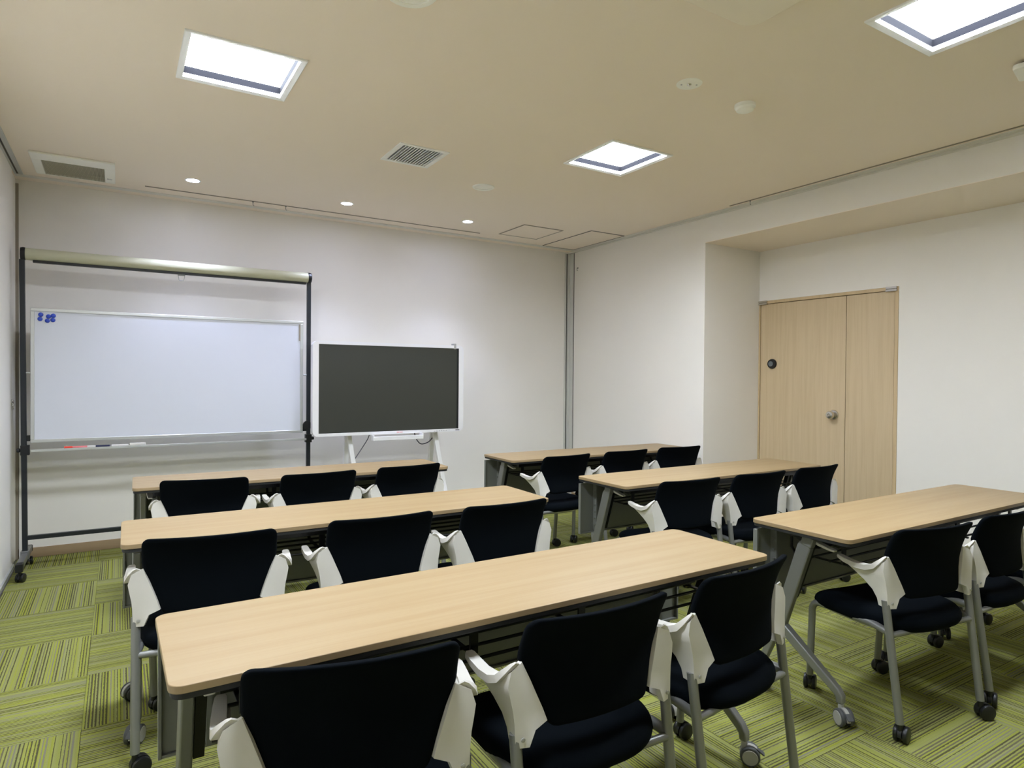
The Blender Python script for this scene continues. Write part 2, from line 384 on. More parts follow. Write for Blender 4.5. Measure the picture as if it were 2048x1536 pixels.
# ------------------------------------------------------------------ door
def door():
    d = thing('door_1', 'pale oak flush door with a wide and a narrow leaf', None); d['kind'] = 'structure'; d.location = (XA, 0, 0)
    f = .026
    MB().box(-.006, .05, DY0, DY0 + f, 0, HD).box(-.006, .05, DY1 - f + .01, DY1 - .001, 0, HD).box(-.006, .05, DY0 + f, DY1 - f + .01, HD - f, HD).build('door_frame', M['doorframe'], d, bevel=.0015)
    MB().box(.03, .055, DY0 + f, DY1 - f, 0, HD - f).build('door_stop', M['groove'], d)
    split = 2.953
    l1 = MB().box(0, .03, split + .002, DY1 - f + .006, .008, HD - f - .005).build('door_leaf', M['doorwood'], d, bevel=.001)
    l2 = MB().box(0, .03, DY0 + f + .004, split - .002, .008, HD - f - .005).build('door_leaf', M['doorwood'], d, bevel=.001)
    k = MB().lathe([(.0, -.001), (.040, -.001), (.040, -.006), (.036, -.012), (.016, -.016), (.015, -.030), (.026, -.036), (.032, -.046), (.032, -.060), (.027, -.070), (.012, -.073), (.011, -.068), (.0, -.068)], (0, 3.045, 1.030), 0, 24)
    tag(k.build('door_knob', M['chrome'], l1, 35), 'round satin nickel door knob')
    for y0, y1, p in ((3.675, 3.762, l1), (2.562, 2.642, l2)):
        h = MB().box(-.020, .006, y0, y1, 1.972, 1.988).box(-.020, .006, y0, y1, 1.992, 2.008).box(-.017, 0, y0 + .002, y1 - .002, 1.988, 1.992)
        tag(h.build('pivot_hinge', M['chrome'], p, bevel=.0015), 'satin nickel pivot hinge')
    return d
door()
t = thing('smart_lock', 'round black disc device with grey face stuck on the door', 'door device', (XA, 3.621, 1.447))
MB().lathe([(.0, 0), (.043, 0), (.043, -.010), (.040, -.018), (.032, -.020), (.0, -.020)], (0, 0, 0), 0, 28).build('case', M['black'], t, 35)
MB().lathe([(.0, -.019), (.023, -.019), (.023, -.022), (.0, -.022)], (0, .004, 0), 0, 24).build('face', M['glassgrey'], t, 35)

# ------------------------------------------------------------------ ceiling fittings
def lamp(i, x, y, label):
    t = thing('ceiling_lamp', label, 'lamp', (x, y, H), group='square recessed ceiling lamps')
    o, n = .238, .212
    fr = MB()
    def frame(a, b_, z0, z1):
        fr.box(-a, a, -a, -b_, z0, z1).box(-a, a, b_, a, z0, z1).box(-a, -b_, -b_, b_, z0, z1).box(b_, a, -b_, b_, z0, z1)
    fr.rings([[(sx * q, sy * q, z) for sx, sy in ((-1, -1), (1, -1), (1, 1), (-1, 1))] for q, z in ((.2175, .014), (n, .014), (n, -.004), (o - .003, -.0085), (o, -.0065), (o, .003))], True, False)
    fr.build('frame', M['lampwhite'], t)
    fr = MB(); frame(.2175, .211, .014, .046); fr.build('gasket', M['housing'], t)
    MB().box(-.2175, .2175, -.2175, .2175, .046, .052).build('diffuser', M['diffuser'], t)
    return t
LL = ['square recessed ceiling lamp at upper left, out in front of the whiteboard', 'square recessed ceiling lamp in the middle of the ceiling, smallest in view',
      'square recessed ceiling lamp cut by the top right frame edge', 'square recessed ceiling lamp above the near left table']
for i, (x, y) in enumerate(LAMPS): lamp(i, x, y, LL[i])
def downlight(x, y, label):
    t = thing('downlight', label, 'downlight', (x, y, H), group='downlights along the front wall')
    MB().rings([[(r_ * math.cos(2 * PI * k / 28), r_ * math.sin(2 * PI * k / 28), z) for k in range(28)] for r_, z in ((.0405, .001), (.041, -.0025), (.050, -.003), (.0505, .001))], True, False).build('trim_ring', M['lampwhite'], t, 40)
    MB().lathe([(.0, -.0012), (.0405, -.0012), (.0405, .001), (.0, .001)], (0, 0, 0), 2, 28).build('lens', M['bulb'], t)
    ld = bpy.data.lights.new('downlight_beam', 'SPOT'); ld.energy = SPOT_WATTS; ld.color = SPOT_COLOR; ld.spot_size = R(94); ld.spot_blend = 1.0; ld.shadow_soft_size = .045
    lo = bpy.data.objects.new('downlight_beam', ld); COL.objects.link(lo); lo.parent = t; lo.location = (0, 0, -.02); lo.rotation_euler = (R(0), 0, 0)
for x, l in ((.437, 'small lit downlight above the whiteboard, left of three'), (1.529, 'small lit downlight between whiteboard and display, middle of three'), (2.602, 'small lit downlight right of the display, rightmost of three')):
    downlight(x, 5.015, l)
def speaker(x, y, r_, label):
    t = thing('ceiling_speaker', label, 'speaker', (x, y, H))
    MB().rings([[(q * math.cos(2 * PI * k / 32), q * math.sin(2 * PI * k / 32), z) for k in range(32)] for q, z in ((r_ * .74, .001), (r_ * .74, -.004), (r_ * .80, -.007), (r_ * .95, -.006), (r_, -.001), (r_, .001))], True, False).build('trim_ring', M['ivory'], t, 40)
    MB().lathe([(.0, -.002), (r_ * .74, -.002), (r_ * .74, .001), (.0, .001)], (0, 0, 0), 2, 28).build('cover', M['ivory'], t)
speaker(2.221, 4.041, .080, 'round ivory ceiling cover between the grille and downlights')
speaker(.875, 2.135, .098, 'round ivory ceiling cover cut by the top frame edge')
t = thing('emergency_light', 'flat round ivory emergency light with small lens in the ceiling', 'emergency light', (2.237, 2.112, H))
MB().lathe([(.0, -.004), (.050, -.004), (.058, -.002), (.059, .001), (.0, .001)], (0, 0, 0), 2, 32).build('plate', M['ivory'], t, 40)
MB().lathe([(.0, -.010), (.008, -.009), (.011, -.004), (.012, -.003), (.0, -.003)], (0, 0, 0), 2, 16).build('lens', M['chrome'], t, 40)
for q in ((.03, -.016, 0), (-.03, .02, 0)): MB().lathe([(.0, -.0055), (.004, -.0055), (.004, -.003), (.0, -.003)], q, 2, 10).build('test_button', M['printgrey'], t)
t = thing('smoke_detector', 'small round white smoke detector hanging from the ceiling', 'smoke detector', (2.640, 2.125, H))
MB().lathe([(.0, -.034), (.030, -.034), (.042, -.028), (.046, -.016), (.050, -.014), (.050, .0), (.0, .0)], (0, 0, 0), 2, 28).build('body', M['ivory'], t, 40)
MB().box(.034, .044, -.006, .006, -.020, -.003).build('bracket', M['ventdark'], t)
t = thing('access_point', 'white flat ceiling device at the right frame edge', 'ceiling device', (3.335, 1.17, H), R(12))
MB().prism(rrect(-.085, .085, -.085, .085, .02), 2, -.034, -.012).build('cover', M['ivory'], t, bevel=.006)
MB().prism(rrect(-.06, .06, -.06, .06, .02), 2, -.012, .0).build('mount', M['ventdark'], t)
t = thing('air_conditioner', 'pale rounded ceiling cassette at the top frame edge', 'air conditioner', (1.54, 1.145, H))
MB().prism(rrect(-.505, .505, -.485, .485, .07, 8), 2, -.032, .001).build('panel', M['cassette'], t, bevel=.014)
MB().prism(rrect(-.24, .24, -.24, .24, .03), 2, -.038, -.031).build('intake_grille', M['ivory'], t, bevel=.003)
for k in range(4):
    a = k * PI / 2; f = MB().box(-.26, .26, .33, .39, -.036, -.031).build('louvre', M['trimwhite'], t, bevel=.002); f.rotation_euler = (0, 0, a)
# supply grille
t = thing('air_grille', 'square white ceiling grille with slanted slats', 'air grille', ((GR[0] + GR[1]) / 2, (GR[2] + GR[3]) / 2, H))
gx, gy = (GR[1] - GR[0]) / 2, (GR[3] - GR[2]) / 2; fb = .026
MB().box(-gx, gx, -gy, -gy + fb, -.006, .006).box(-gx, gx, gy - fb, gy, -.006, .006).box(-gx, -gx + fb, -gy + fb, gy - fb, -.006, .006).box(gx - fb, gx, -gy + fb, gy - fb, -.006, .006).build('frame', M['grillewhite'], t, bevel=.0015)
MB().box(-gx + .02, gx - .02, -gy + .02, gy - .02, .055, .06).box(-gx + .02, -gx + .022, -gy + .02, gy - .02, 0, .055).box(gx - .022, gx - .02, -gy + .02, gy - .02, 0, .055).build('duct', M['dark'], t)
ns = 14; sl = None
for k in range(ns):
    x = -gx + fb + (2 * gx - 2 * fb) * (k + .5) / ns
    if sl is None:
        sl = MB().prism([(.0045, .022), (.006, .022), (-.003, -.004), (-.0085, -.004)], 1, -gy + fb - .002, gy - fb + .002).build('slat', M['slat'], t)
        o = sl
    else:
        o = sl.copy(); COL.objects.link(o)
    o.location = (x, 0, 0); o.rotation_euler = (0, R(-14 if k == 2 else 0), 0)
# extract vent on the left
t = thing('exhaust_vent', 'rectangular ivory ceiling vent near the left wall', 'vent', (VE[0], VE[2], H))
vx, vy = VE[1] - VE[0], VE[3] - VE[2]; a0, a1, b0, b1 = .052, .39, .14, .48
MB().box(0, vx, 0, b0, -.014, 0).box(0, vx, b1, vy, -.014, 0).box(0, a0, b0, b1, -.014, 0).box(a1, vx, b0, b1, -.014, 0).build('cover', M['ivory'], t, bevel=.004)
MB().box(a0, a1, b0, b1, .02, .025).build('duct', M['ventdark'], t)
sb = MB()
for k in range(46):
    x = a0 + (a1 - a0) * (k + .5) / 46; sb.box(x - .0022, x + .0022, b0, b1, -.012, .006)
tag(sb.build('louvre_slats', M['vent'], t), kind='stuff')
lg = MB()
for (x, y, w_, h_) in ((.404, .36, .004, .03), (.412, .36, .004, .022), (.42, .36, .004, .03), (.428, .365, .004, .02), (.404, .385, .028, .004)): lg.box(x, x + w_, y, y + h_, -.0146, -.0138)
lg.build('maker_mark', M['printgrey'], t)

# ------------------------------------------------------------------ left wall ring pull
t = thing('ring_pull', 'chrome ring pull on the left wall panel edge', 'handle', (XL, 5.355, 1.105))
MB().tube([(.010, .018 * math.cos(2 * PI * k / 20), -.012 + .022 * math.sin(2 * PI * k / 20)) for k in range(21)], .004, 8, False).build('ring', M['chrome'], t, 50)
MB().lathe([(.0, 0), (.020, 0), (.020, .005), (.012, .014), (.0, .014)], (0, 0, .014), 0, 18).build('plate', M['chrome'], t, 40)
t = thing('wall_hook', 'tiny dark hook on the wall near the front right corner', 'hook', (XR, 5.52, 2.475))
MB().tube([(0, 0, .012), (-.012, 0, .012), (-.014, 0, -.012), (-.006, 0, -.018)], .003, 6).lathe([(.0, 0), (.008, 0), (.008, -.003), (.0, -.003)], (0, 0, .012), 0, 12).build('hook_wire', M['greysteel'], t, 40)

# ------------------------------------------------------------------ casters (shared)
def twin_caster(parent, loc, rz, r_, wheelmat, discmat, hoodmat, stem_top, name='caster', brake=None):
    c = MB()
    c.tube([(0, 0, stem_top), (0, 0, r_ * 1.5)], r_ * .32, 10)
    hood = [(r_ * 1.02 * math.cos(R(a)) - r_ * .55, r_ + r_ * 1.04 * math.sin(R(a))) for a in range(-10, 191, 20)]
    inn = [(r_ * .3 * math.cos(R(a)) - r_ * .55, r_ + r_ * .3 * math.sin(R(a))) for a in range(190, -11, -20)]
    n = len(hood); vs_ = []; wd = r_ * .22
    for s_ in (-wd, wd): vs_ += [(p[0], s_, p[1]) for p in hood] + [(p[0], s_, p[1]) for p in inn]
    k = 2 * n; fs = []
    for i in range(n - 1):
        fs.append((i, i + 1, 2 * n - 2 - i, 2 * n - 1 - i)); fs.append((k + i, k + 2 * n - 1 - i, k + 2 * n - 2 - i, k + i + 1))
    for i in range(k): fs.append((i, k + i, k + (i + 1) % k, (i + 1) % k))
    c.add(vs_, fs)
    o = c.build(name, hoodmat, parent, 40); o.location = loc; o.rotation_euler = (0, 0, rz)
    for s_ in (-1, 1):
        y = s_ * r_ * .52; hw = r_ * .27
        wv = MB().lathe([(.0, -hw), (r_ * .80, -hw), (r_ * .95, -hw * .8), (r_, -hw * .3), (r_, hw * .3), (r_ * .95, hw * .8), (r_ * .80, hw), (.0, hw)], (-r_ * .55, y, r_), 1, 18)
        wh = wv.build('wheel', wheelmat, o, 40)
        if discmat:
            q = MB().lathe([(.0, s_ * hw * 1.0), (r_ * .78, s_ * hw * 1.0), (r_ * .74, s_ * hw * 1.18), (.0, s_ * hw * 1.22)], (-r_ * .55, y, r_), 1, 18)
            q.build('disc', discmat, o, 40)
    if brake:
        MB().bar([(-r_ * 1.2, 0, r_ * 1.7), (-r_ * 1.75, 0, r_ * 1.35), (-r_ * 1.95, 0, r_ * 1.2)], [.018, .024, .020], .005, (0, 1, 0)).build('brake_lever', brake, o, bevel=.0015)
    return o

# ------------------------------------------------------------------ nesting table
TL_, TD, TZ = 1.80, .436, .72
def make_table(name, label, group):
    t = thing(name, label, 'table', group=group)                # origin at left end of the chair-side edge, on the floor
    pts = rrect(0, TL_, 0, TD, .028, 6)
    top = MB().prism(pts, 2, TZ - .017, TZ)
    top.m = [1 if i < len(pts) else 0 for i in range(len(top.f))]
    o = top.build('tabletop', [M['maple'], M['edge']], t, bevel=.0022)
    MB().prism(rrect(.004, TL_ - .004, .004, TD - .004, .026, 6), 2, TZ - .030, TZ - .017).build('underside_board', M['under'], t, bevel=.002)
    # steel beams under the top
    for y in (.09, .30):
        MB().box(.10, TL_ - .10, y - .018, y + .018, TZ - .062, TZ - .0305).build('beam', M['blacksteel'], t, bevel=.002)
    # wire shelf
    for y in (.075, .150, .225, .300):
        MB().tube([(.12, y, .588), (TL_ - .12, y, .588)], .0048, 8).build('shelf_rod', M['blacksteel'], t, 50)
    for x in (.155, .72, TL_ - .72, TL_ - .155):
        MB().bar([(x, .065, .580), (x, .33, .580), (x, .345, .60), (x, .345, TZ - .031)], .014, .006, (1, 0, 0)).box(x - .012, x + .012, .110, .118, .583, TZ - .031).build('shelf_bracket', M['blacksteel'], t, bevel=.001)
    # modesty panel on the far side
    py = TD - .018
    MB().box(.006, TL_ - .006, py, py + .008, .372, .676).box(.006, TL_ - .006, py - .010, py, .372, .380).box(.006, .014, py - .012, py, .372, .676).box(TL_ - .014, TL_ - .006, py - .012, py, .372, .676).build('modesty_panel', M['greysteel'], t, bevel=.0012)
    for x in (.118, TL_ - .118):
        s_ = MB().box(x - .006, x + .006, py - .030, py, .385, .664)
        for k in range(6): s_.box(x - .016, x + .006, py - .026, py - .016, .42 + .04 * k, .424 + .04 * k)
        s_.build('panel_stay', M['greysteel'], t)
    # two legs: slanted upper leg, inverted-V foot, cap, bracket, handle, casters
    for sgn, x in ((1, .052), (-1, TL_ - .052)):
        leg = MB().bar([(x, .322, .300), (x, .213, .640), (x, .205, .656)], [.030, .030, .029], [.056, .058, .05], (1, 0, 0)).build('leg', M['silver'], t, bevel=.006)
        MB().bar([(x - sgn * .001, .203, .648), (x - sgn * .001, .192, .688)], .033, .048, (1, 0, 0)).build('leg_cap', M['silver'], leg, bevel=.006)
        MB().bar([(x + sgn * .028, .272, .435), (x + sgn * .028, .205, .645)], .024, .026, (1, 0, 0)).build('gas_spring', M['blacksteel'], leg, bevel=.001)
        foot = MB().bar([(x, .345, .298), (x, .318, .300), (x, .290, .276), (x, .072, .122), (x, .058, .104), (x, .056, .076)], [.034, .036, .036, .030, .030, .026], [.020, .034, .042, .032, .030, .028], (1, 0, 0)).build('foot', M['silver'], t, bevel=.007)
        MB().bar([(x, .322, .298), (x, .345, .255), (x, .405, .110), (x, .408, .076)], [.034, .034, .030, .026], [.040, .036, .030, .028], (1, 0, 0)).build('foot', M['silver'], t, bevel=.007)
        # pivot bracket under the top
        MB().prism([(.10, .690), (.30, .690), (.285, .652), (.235, .628), (.185, .632), (.125, .660)], 0, x + sgn * .048, x + sgn * .060).box(min(x, x + sgn * .07), max(x, x + sgn * .07), .09, .31, .684, .6905).build('pivot_bracket', M['black'], t, bevel=.002)
        # flip handle
        MB().bar([(x + sgn * .026, .226, .688), (x + sgn * .027, .212, .677), (x + sgn * .030, .168, .658), (x + sgn * .032, .124, .647), (x + sgn * .032, .104, .644)], [.018, .028, .030, .028, .022], [.012, .014, .012, .010, .008], (1, 0, 0)).build('flip_handle', M['white'], t, bevel=.003)
        MB().prism([(.085, .690), (.215, .690), (.20, .668), (.16, .650), (.12, .645)], 0, x + sgn * .075, x + sgn * .115).build('catch_box', M['black'], t, bevel=.003)
        twin_caster(t, (x, .056, 0), R(65 if sgn > 0 else 130), .033, M['tyre'], M['lightgrey'], M['lightgrey'], .080, brake=M['tyre'])
        twin_caster(t, (x, .408, 0), R(20 if sgn > 0 else 80), .033, M['black'], M['tyre'], M['lightgrey'], .080)
    return t
TABS = [('L1', .057, 3.8482, -1.0, 'long maple-topped table on the left, furthest, before the whiteboard'),
        ('L2', .0035, 2.5895, -.46, 'long maple-topped table on the left, middle of three rows'),
        ('L3', .0797, 1.3649, .65, 'long maple-topped table on the left, nearest and largest in view'),
        ('R1', 2.376, 3.8685, -.39, 'long maple-topped table on the right, furthest, by the wall corner'),
        ('R2', 2.3567, 2.6527, .22, 'long maple-topped table on the right, middle row, before the door'),
        ('R3', 2.303, 1.362, .244, 'long maple-topped table on the right, nearest, cut by frame edge')]
proto = make_table('nesting_table', TABS[0][4], 'nesting tables in two columns')
for i, (n, x, y, a, l) in enumerate(TABS):
    o = proto if i == 0 else copy_tree(proto)
    o.location = (x, y, 0); o.rotation_euler = (0, 0, R(a)); o['label'] = l

# ------------------------------------------------------------------ chair (origin on floor, faces +y)
def lerp_tab(tab, z):
    for (a, va), (b_, vb) in zip(tab, tab[1:]):
        if a <= z <= b_ or (b_ is tab[-1][0]): 
            k = (z - a) / (b_ - a); k = max(0, min(1, k)); return va + (vb - va) * k
    return tab[0][1] if z < tab[0][0] else tab[-1][1]
ZT, ZB = .766, .500
Y0 = [(.50, -.176), (.54, -.170), (.58, -.163), (.62, -.160), (.66, -.165), (.70, -.178), (.735, -.194), (.766, -.212)]
HW = [(.50, .148), (.54, .163), (.58, .180), (.62, .197), (.652, .2115), (.67, .2145), (.766, .2125)]
def back_half(z):
    w_ = lerp_tab(HW, z)
    for ze, r_, s_ in ((ZT, .026, 1), (ZB, .020, -1)):
        d = (ze - z) * s_
        if d < r_: w_ -= r_ - math.sqrt(max(0, r_ * r_ - (r_ - d) ** 2))
    return w_
def backrest(parent):
    zs = [ZB, ZB + .003, ZB + .009, ZB + .02] + [ZB + .02 + (ZT - ZB - .046) * k / 14 for k in range(1, 15)] + [ZT - .017, ZT - .010, ZT - .004, ZT - .001, ZT]
    nu = 14; us = [-1, -.975, -.93] + [-.93 + 1.86 * k / nu for k in range(1, nu)] + [.93, .975, 1]
    F = []; Bk = []
    for z in zs:
        w_ = back_half(z); y = lerp_tab(Y0, z)
        for u in us:
            x = u * w_; yy = y + .80 * x * x
            e = min(1, (1 - abs(u)) / .06); e2 = min(1, min(z - ZB, ZT - z) / .012)
            th = .0055 + .0065 * math.sqrt(max(0, e) * 1.0) * math.sqrt(max(0, e2))
            F.append((x, yy + th, z)); Bk.append((x, yy - th, z))
    n, k = len(us), len(zs); fs = []
    N_ = n * k
    for j in range(k - 1):
        for i in range(n - 1):
            a = j * n + i; fs.append((a, a + 1, a + n + 1, a + n)); fs.append((N_ + a, N_ + a + n, N_ + a + n + 1, N_ + a + 1))
    for j in range(k - 1):
        a, b_ = j * n, j * n + n - 1
        fs.append((a, a + n, N_ + a + n, N_ + a)); fs.append((b_, N_ + b_, N_ + b_ + n, b_ + n))
    for i in range(n - 1):
        fs.append((i, N_ + i, N_ + i + 1, i + 1)); a = (k - 1) * n + i; fs.append((a, a + 1, N_ + a + 1, N_ + a))
    MB().add(F + Bk, fs).build('backrest', M['navy'], parent, 75)
def seat(parent):
    seg = 44
    def outline(k, s_):
        a = 2 * PI * k / seg; c, s2 = math.cos(a), math.sin(a)
        n = 5.5 if s2 > 0 else 2.8
        x = .236 * math.copysign(abs(c) ** (2 / n), c); y = (.218 if s2 > 0 else .212) * math.copysign(abs(s2) ** (2 / n), s2)
        x *= 1 - .06 * max(0, -y / .212)
        return x * s_, y * s_ + .002
    prof = [(.02, .446), (.45, .447), (.75, .4465), (.88, .442), (.95, .434), (.985, .424), (1.0, .411), (.99, .398), (.965, .388), (.93, .382), (.5, .378), (.02, .378)]
    rs = []
    for s_, z in prof:
        ring = []
        for k in range(seg):
            x, y = outline(k, s_)
            dz = -.10 * max(0, y - .12) + .18 * x * x * (1 if z > .41 else .3) - .012
            ring.append((x, y, z + dz * (1 if z > .40 else .6)))
        rs.append(ring)
    MB().rings(rs).build('seat', M['navy'], parent, 70)
    MB().rings([[(x * q, y * q, z) for x, y in (outline(k, 1) for k in range(seg))] for q, z in ((.72, .352), (.86, .366), (.88, .376))] ).build('seat_pan', M['lightgrey'], parent, 40)
def armrest(parent, s_):
    # skin: front edge, mid, ridge, inner edge at matching heights, thickened; plus the pad bar on top
    lv = [  # z_front, front(x,y), ridge(x,y,z), inner(x,y,z)
        ((-.231, -.118, .474), (-.238, -.160, .472), (-.206, -.171, .473)),
        ((-.233, -.112, .500), (-.239, -.160, .500), (-.191, -.172, .509)),
        ((-.237, -.096, .528), (-.240, -.159, .526), (-.158, -.170, .522)),
        ((-.245, -.068, .556), (-.243, -.157, .556), (-.167, -.164, .550)),
        ((-.253, -.040, .578), (-.249, -.155, .585), (-.180, -.158, .582)),
        ((-.260, -.014, .597), (-.254, -.152, .611), (-.193, -.152, .615)),
        ((-.263, .006, .609), (-.244, -.149, .643), (-.211, -.142, .658)),
    ]
    N0 = 4; grid = []
    for jr, (F_, R_, I_) in enumerate(lv):
        row = []
        for k in range(N0):
            q = k / N0; qz = q ** (1 + max(0, jr - 3) * .7)      # the upper rows sag between tip and ridge, under the pad
            row.append((F_[0] * (1 - q) + R_[0] * q, F_[1] * (1 - q) + R_[1] * q, F_[2] * (1 - qz) + R_[2] * qz))
        row.append(R_)
        for k in (1, 2, 3):
            q = k / 3; row.append(tuple(R_[i] * (1 - q) + I_[i] * q for i in range(3)))
        grid.append(row)
    n = len(grid[0]); vs_ = []; fs = []
    for row in grid:
        for k, p in enumerate(row): vs_.append((p[0] * s_ * -1, p[1], p[2]))
    N_ = len(vs_)
    for row in grid:                                            # inner skin offset inwards
        for k, p in enumerate(row):
            if k < N0: q = (p[0] + .022, p[1] + (.004 if k == 0 else 0), p[2])
            elif k == N0: q = (p[0] + .020, p[1] + .018, p[2])
            else: q = (p[0] + .004, p[1] + .016, p[2])
            vs_.append((q[0] * s_ * -1, q[1], q[2]))
    k_ = len(grid)
    for j in range(k_ - 1):
        for i in range(n - 1):
            a = j * n + i; fs.append((a, a + 1, a + n + 1, a + n)); fs.append((N_ + a, N_ + a + n, N_ + a + n + 1, N_ + a + 1))
    for j in range(k_ - 1):
        a, b_ = j * n, j * n + n - 1; fs.append((a, a + n, N_ + a + n, N_ + a)); fs.append((b_, N_ + b_, N_ + b_ + n, b_ + n))
    for i in range(n - 1):
        fs.append((i, N_ + i, N_ + i + 1, i + 1)); a = (k_ - 1) * n + i; fs.append((a, a + 1, N_ + a + 1, N_ + a))
    mb = MB().add(vs_, fs)
    sx = -s_
    path = [(-.260, .034, .627), (-.260, .026, .623), (-.260, .000, .616), (-.259, -.045, .609), (-.256, -.085, .610), (-.250, -.112, .619), (-.241, -.127, .634), (-.229, -.139, .652), (-.224, -.143, .659)]
    mb.bar([(p[0] * sx, p[1], p[2]) for p in path], [.016, .025, .028, .030, .033, .037, .036, .026, .014], [.009, .013, .017, .019, .020, .018, .014, .008, .004], (1, 0, 0))
    mb.build('armrest', M['white'], parent, bevel=.0035)
    sc = MB().lathe([(.0, 0), (.0055, 0), (.0055, -.002), (.0, -.003)], (-.222 * sx, -.1665, .492), 1, 10)
    sc.build('screw', M['lightgrey'], parent, 40)
def make_chair(label):
    t = thing('nesting_chair', label, 'chair')
    seat(t); backrest(t)
    for s_ in (-1, 1):
        armrest(t, s_)
        MB().tube([(s_ * .231, -.146, .500), (s_ * .2295, -.165, .36), (s_ * .227, -.206, .070)], .0142, 12).build('rear_leg', M['silver'], t, 50)
        x = s_ * .212
        p = [(x - s_ * .008, .216, .066), (x - s_ * .002, .202, .33)]
        p += [(x + s_ * .001, .200 - .042 + .042 * math.cos(R(a)), .346 + .042 * math.sin(R(a))) for a in (0, 22, 45, 68, 90)]
        p += [(x + s_ * .006, -.08, .392), (x + s_ * .0165, -.164, .384)]
        MB().tube(p, .0138, 12).build('front_leg', M['silver'], t, 50)
        twin_caster(t, (s_ * .227, -.208, 0), R(200 if s_ < 0 else 160), .030, M['black'], None, M['black'], .078)
        twin_caster(t, (s_ * .204, .217, 0), R(215 if s_ < 0 else 170), .030, M['black'], None, M['black'], .078)
    MB().tube([(-.228, -.164, .376), (.228, -.164, .376)], .011, 10).build('rear_rail', M['silver'], t, 50)
    return t
CH = {'L1': [(.386, 3.722, -9.2), (.973, 3.664, 2.2), (1.535, 3.702, 5.2)],
      'L2': [(.274, 2.428, -6.6), (.889, 2.415, -1.3), (1.453, 2.405, .7)],
      'L3': [(.402, 1.237, -11.2), (1.003, 1.207, -.8), (1.588, 1.248, 6.8)],
      'R1': [(2.708, 3.657, 4.0), (3.286, 3.686, 1.2), (3.853, 3.690, -5)],
      'R2': [(2.660, 2.464, -4.3), (3.222, 2.445, -2.3), (3.790, 2.452, 1.4)],
      'R3': [(2.641, 1.229, -8.8), (3.213, 1.210, -1.0), (3.778, 1.22, 0.0)]}
WHERE = {'L1': 'furthest left table before the whiteboard', 'L2': 'middle table on the left', 'L3': 'nearest left table',
         'R1': 'furthest right table by the corner', 'R2': 'middle right table before the door', 'R3': 'nearest right table'}
SIDE = ['left', 'middle', 'right']
first = None
for k, lst in CH.items():
    for i, (x, y, a) in enumerate(lst):
        lab = 'navy chair with white arms, %s of three at the %s' % (SIDE[i], WHERE[k])
        if first is None: first = make_chair(lab); o = first
        else: o = copy_tree(first)
        o['label'] = lab; o['group'] = 'chairs at the ' + WHERE[k]
        th = R(a); o.location = (x - math.sin(th) * .172, y + math.cos(th) * .172, 0); o.rotation_euler = (0, 0, th)

# ------------------------------------------------------------------ whiteboard stand with roller screen
WY = 5.30
t = thing('whiteboard_stand', 'mobile whiteboard on charcoal frame with a roller screen on top', 'whiteboard', (.39, WY, 0))
PX = .912
for s_ in (-1, 1):
    x = s_ * PX - (.010 if s_ < 0 else -.006)
    xt = x - (.016 if s_ < 0 else .0)
    MB().bar([(x, 0, .075), (xt, 0, 2.062)], .030, .030, (0, 1, 0)).build('post', M['post'], t, bevel=.003)
    f = MB().bar([(x, -.285, .098), (x, -.26, .102), (x, .22, .102), (x, .225, .100)], .034, .042, (1, 0, 0)).build('foot', M['footgrey'], t, bevel=.004)
    MB().box(x - .020, x + .020, -.318, -.262, .070, .124).box(x - .020, x + .020, .205, .225, .078, .124).build('end_cap', M['black'], f, bevel=.005)
    MB().box(x - .024, x + .024, -.024, .024, .080, .135).build('foot_joint', M['footgrey'], t, bevel=.004)
    for y in (-.292, .185):
        twin_caster(t, (x, y, 0), R(250 if y < 0 else 100), .028, M['black'], None, M['black'], .080)
    MB().box(x - .024, x + .024, -.022, .022, .770, .835).lathe([(.0, -.045), (.012, -.045), (.014, -.03), (.008, -.026), (.008, 0), (.0, 0)] if s_ < 0 else [(.0, .045), (.012, .045), (.014, .03), (.008, .026), (.008, 0), (.0, 0)], (x, 0, .802), 0, 14).build('clamp', M['black'], t, bevel=.002)
    b_ = MB().box(x - s_ * .046, x, -.012, .012, .862, .900)
    if s_ > 0: b_.lathe([(.0, 0), (.034, 0), (.034, -.012), (.0, -.012)], (x - .015, -.020, .912), 1, 18).lathe([(.0, 0), (.007, 0), (.007, .03), (.020, .034), (.020, .046), (.0, .046)], (x, 0, .888), 0, 14)
    b_.build('board_bracket', M['black'], t, bevel=.0015)
    MB().tube([(x, 0, 1.315), (x - s_ * .04, 0, 1.315)], .006, 10).build('pivot_pin', M['alu'], t, 50)
    MB().lathe([(.0, 0), (.042, 0), (.044, .012), (.040, .026), (.0, .026)] if s_ > 0 else [(.0, 0), (.042, 0), (.044, -.012), (.040, -.026), (.0, -.026)], (s_ * .908 + (-.012 if s_ < 0 else 0), 0, 2.100), 0, 28).build('roller_end_cap', M['black'], t, 35)
MB().bar([(-PX - .012, 0, .219), (PX + .008, 0, .219)], .026, .028, (0, 1, 0)).build('lower_bar', M['post'], t, bevel=.002)
prof = [(.040 * math.cos(R(a)), .040 * math.sin(R(a))) for a in range(0, 360, 12)]
MB().rings([[(x, q[0], 2.100 + q[1]) for q in prof] for x in (-.919, .908)]).build('roller_case', M['roller'], t, 40)
MB().box(-.88, .895, -.016, .016, 2.046, 2.062).build('screen_slot', M['rollerdark'], t, bevel=.002)
MB().tube([(-.002 + p[0], -.006, 2.046 + p[1]) for p in ((-.022, 0), (-.019, -.024), (-.015, -.046), (.013, -.046), (.019, -.024), (.022, 0))], .0019, 6).box(-.026, .022, -.010, .004, 2.036, 2.046).build('pull_wire', M['greysteel'], t, 40)
BX0, BX1, BZ0, BZ1 = -.893, .872, .850, 1.746
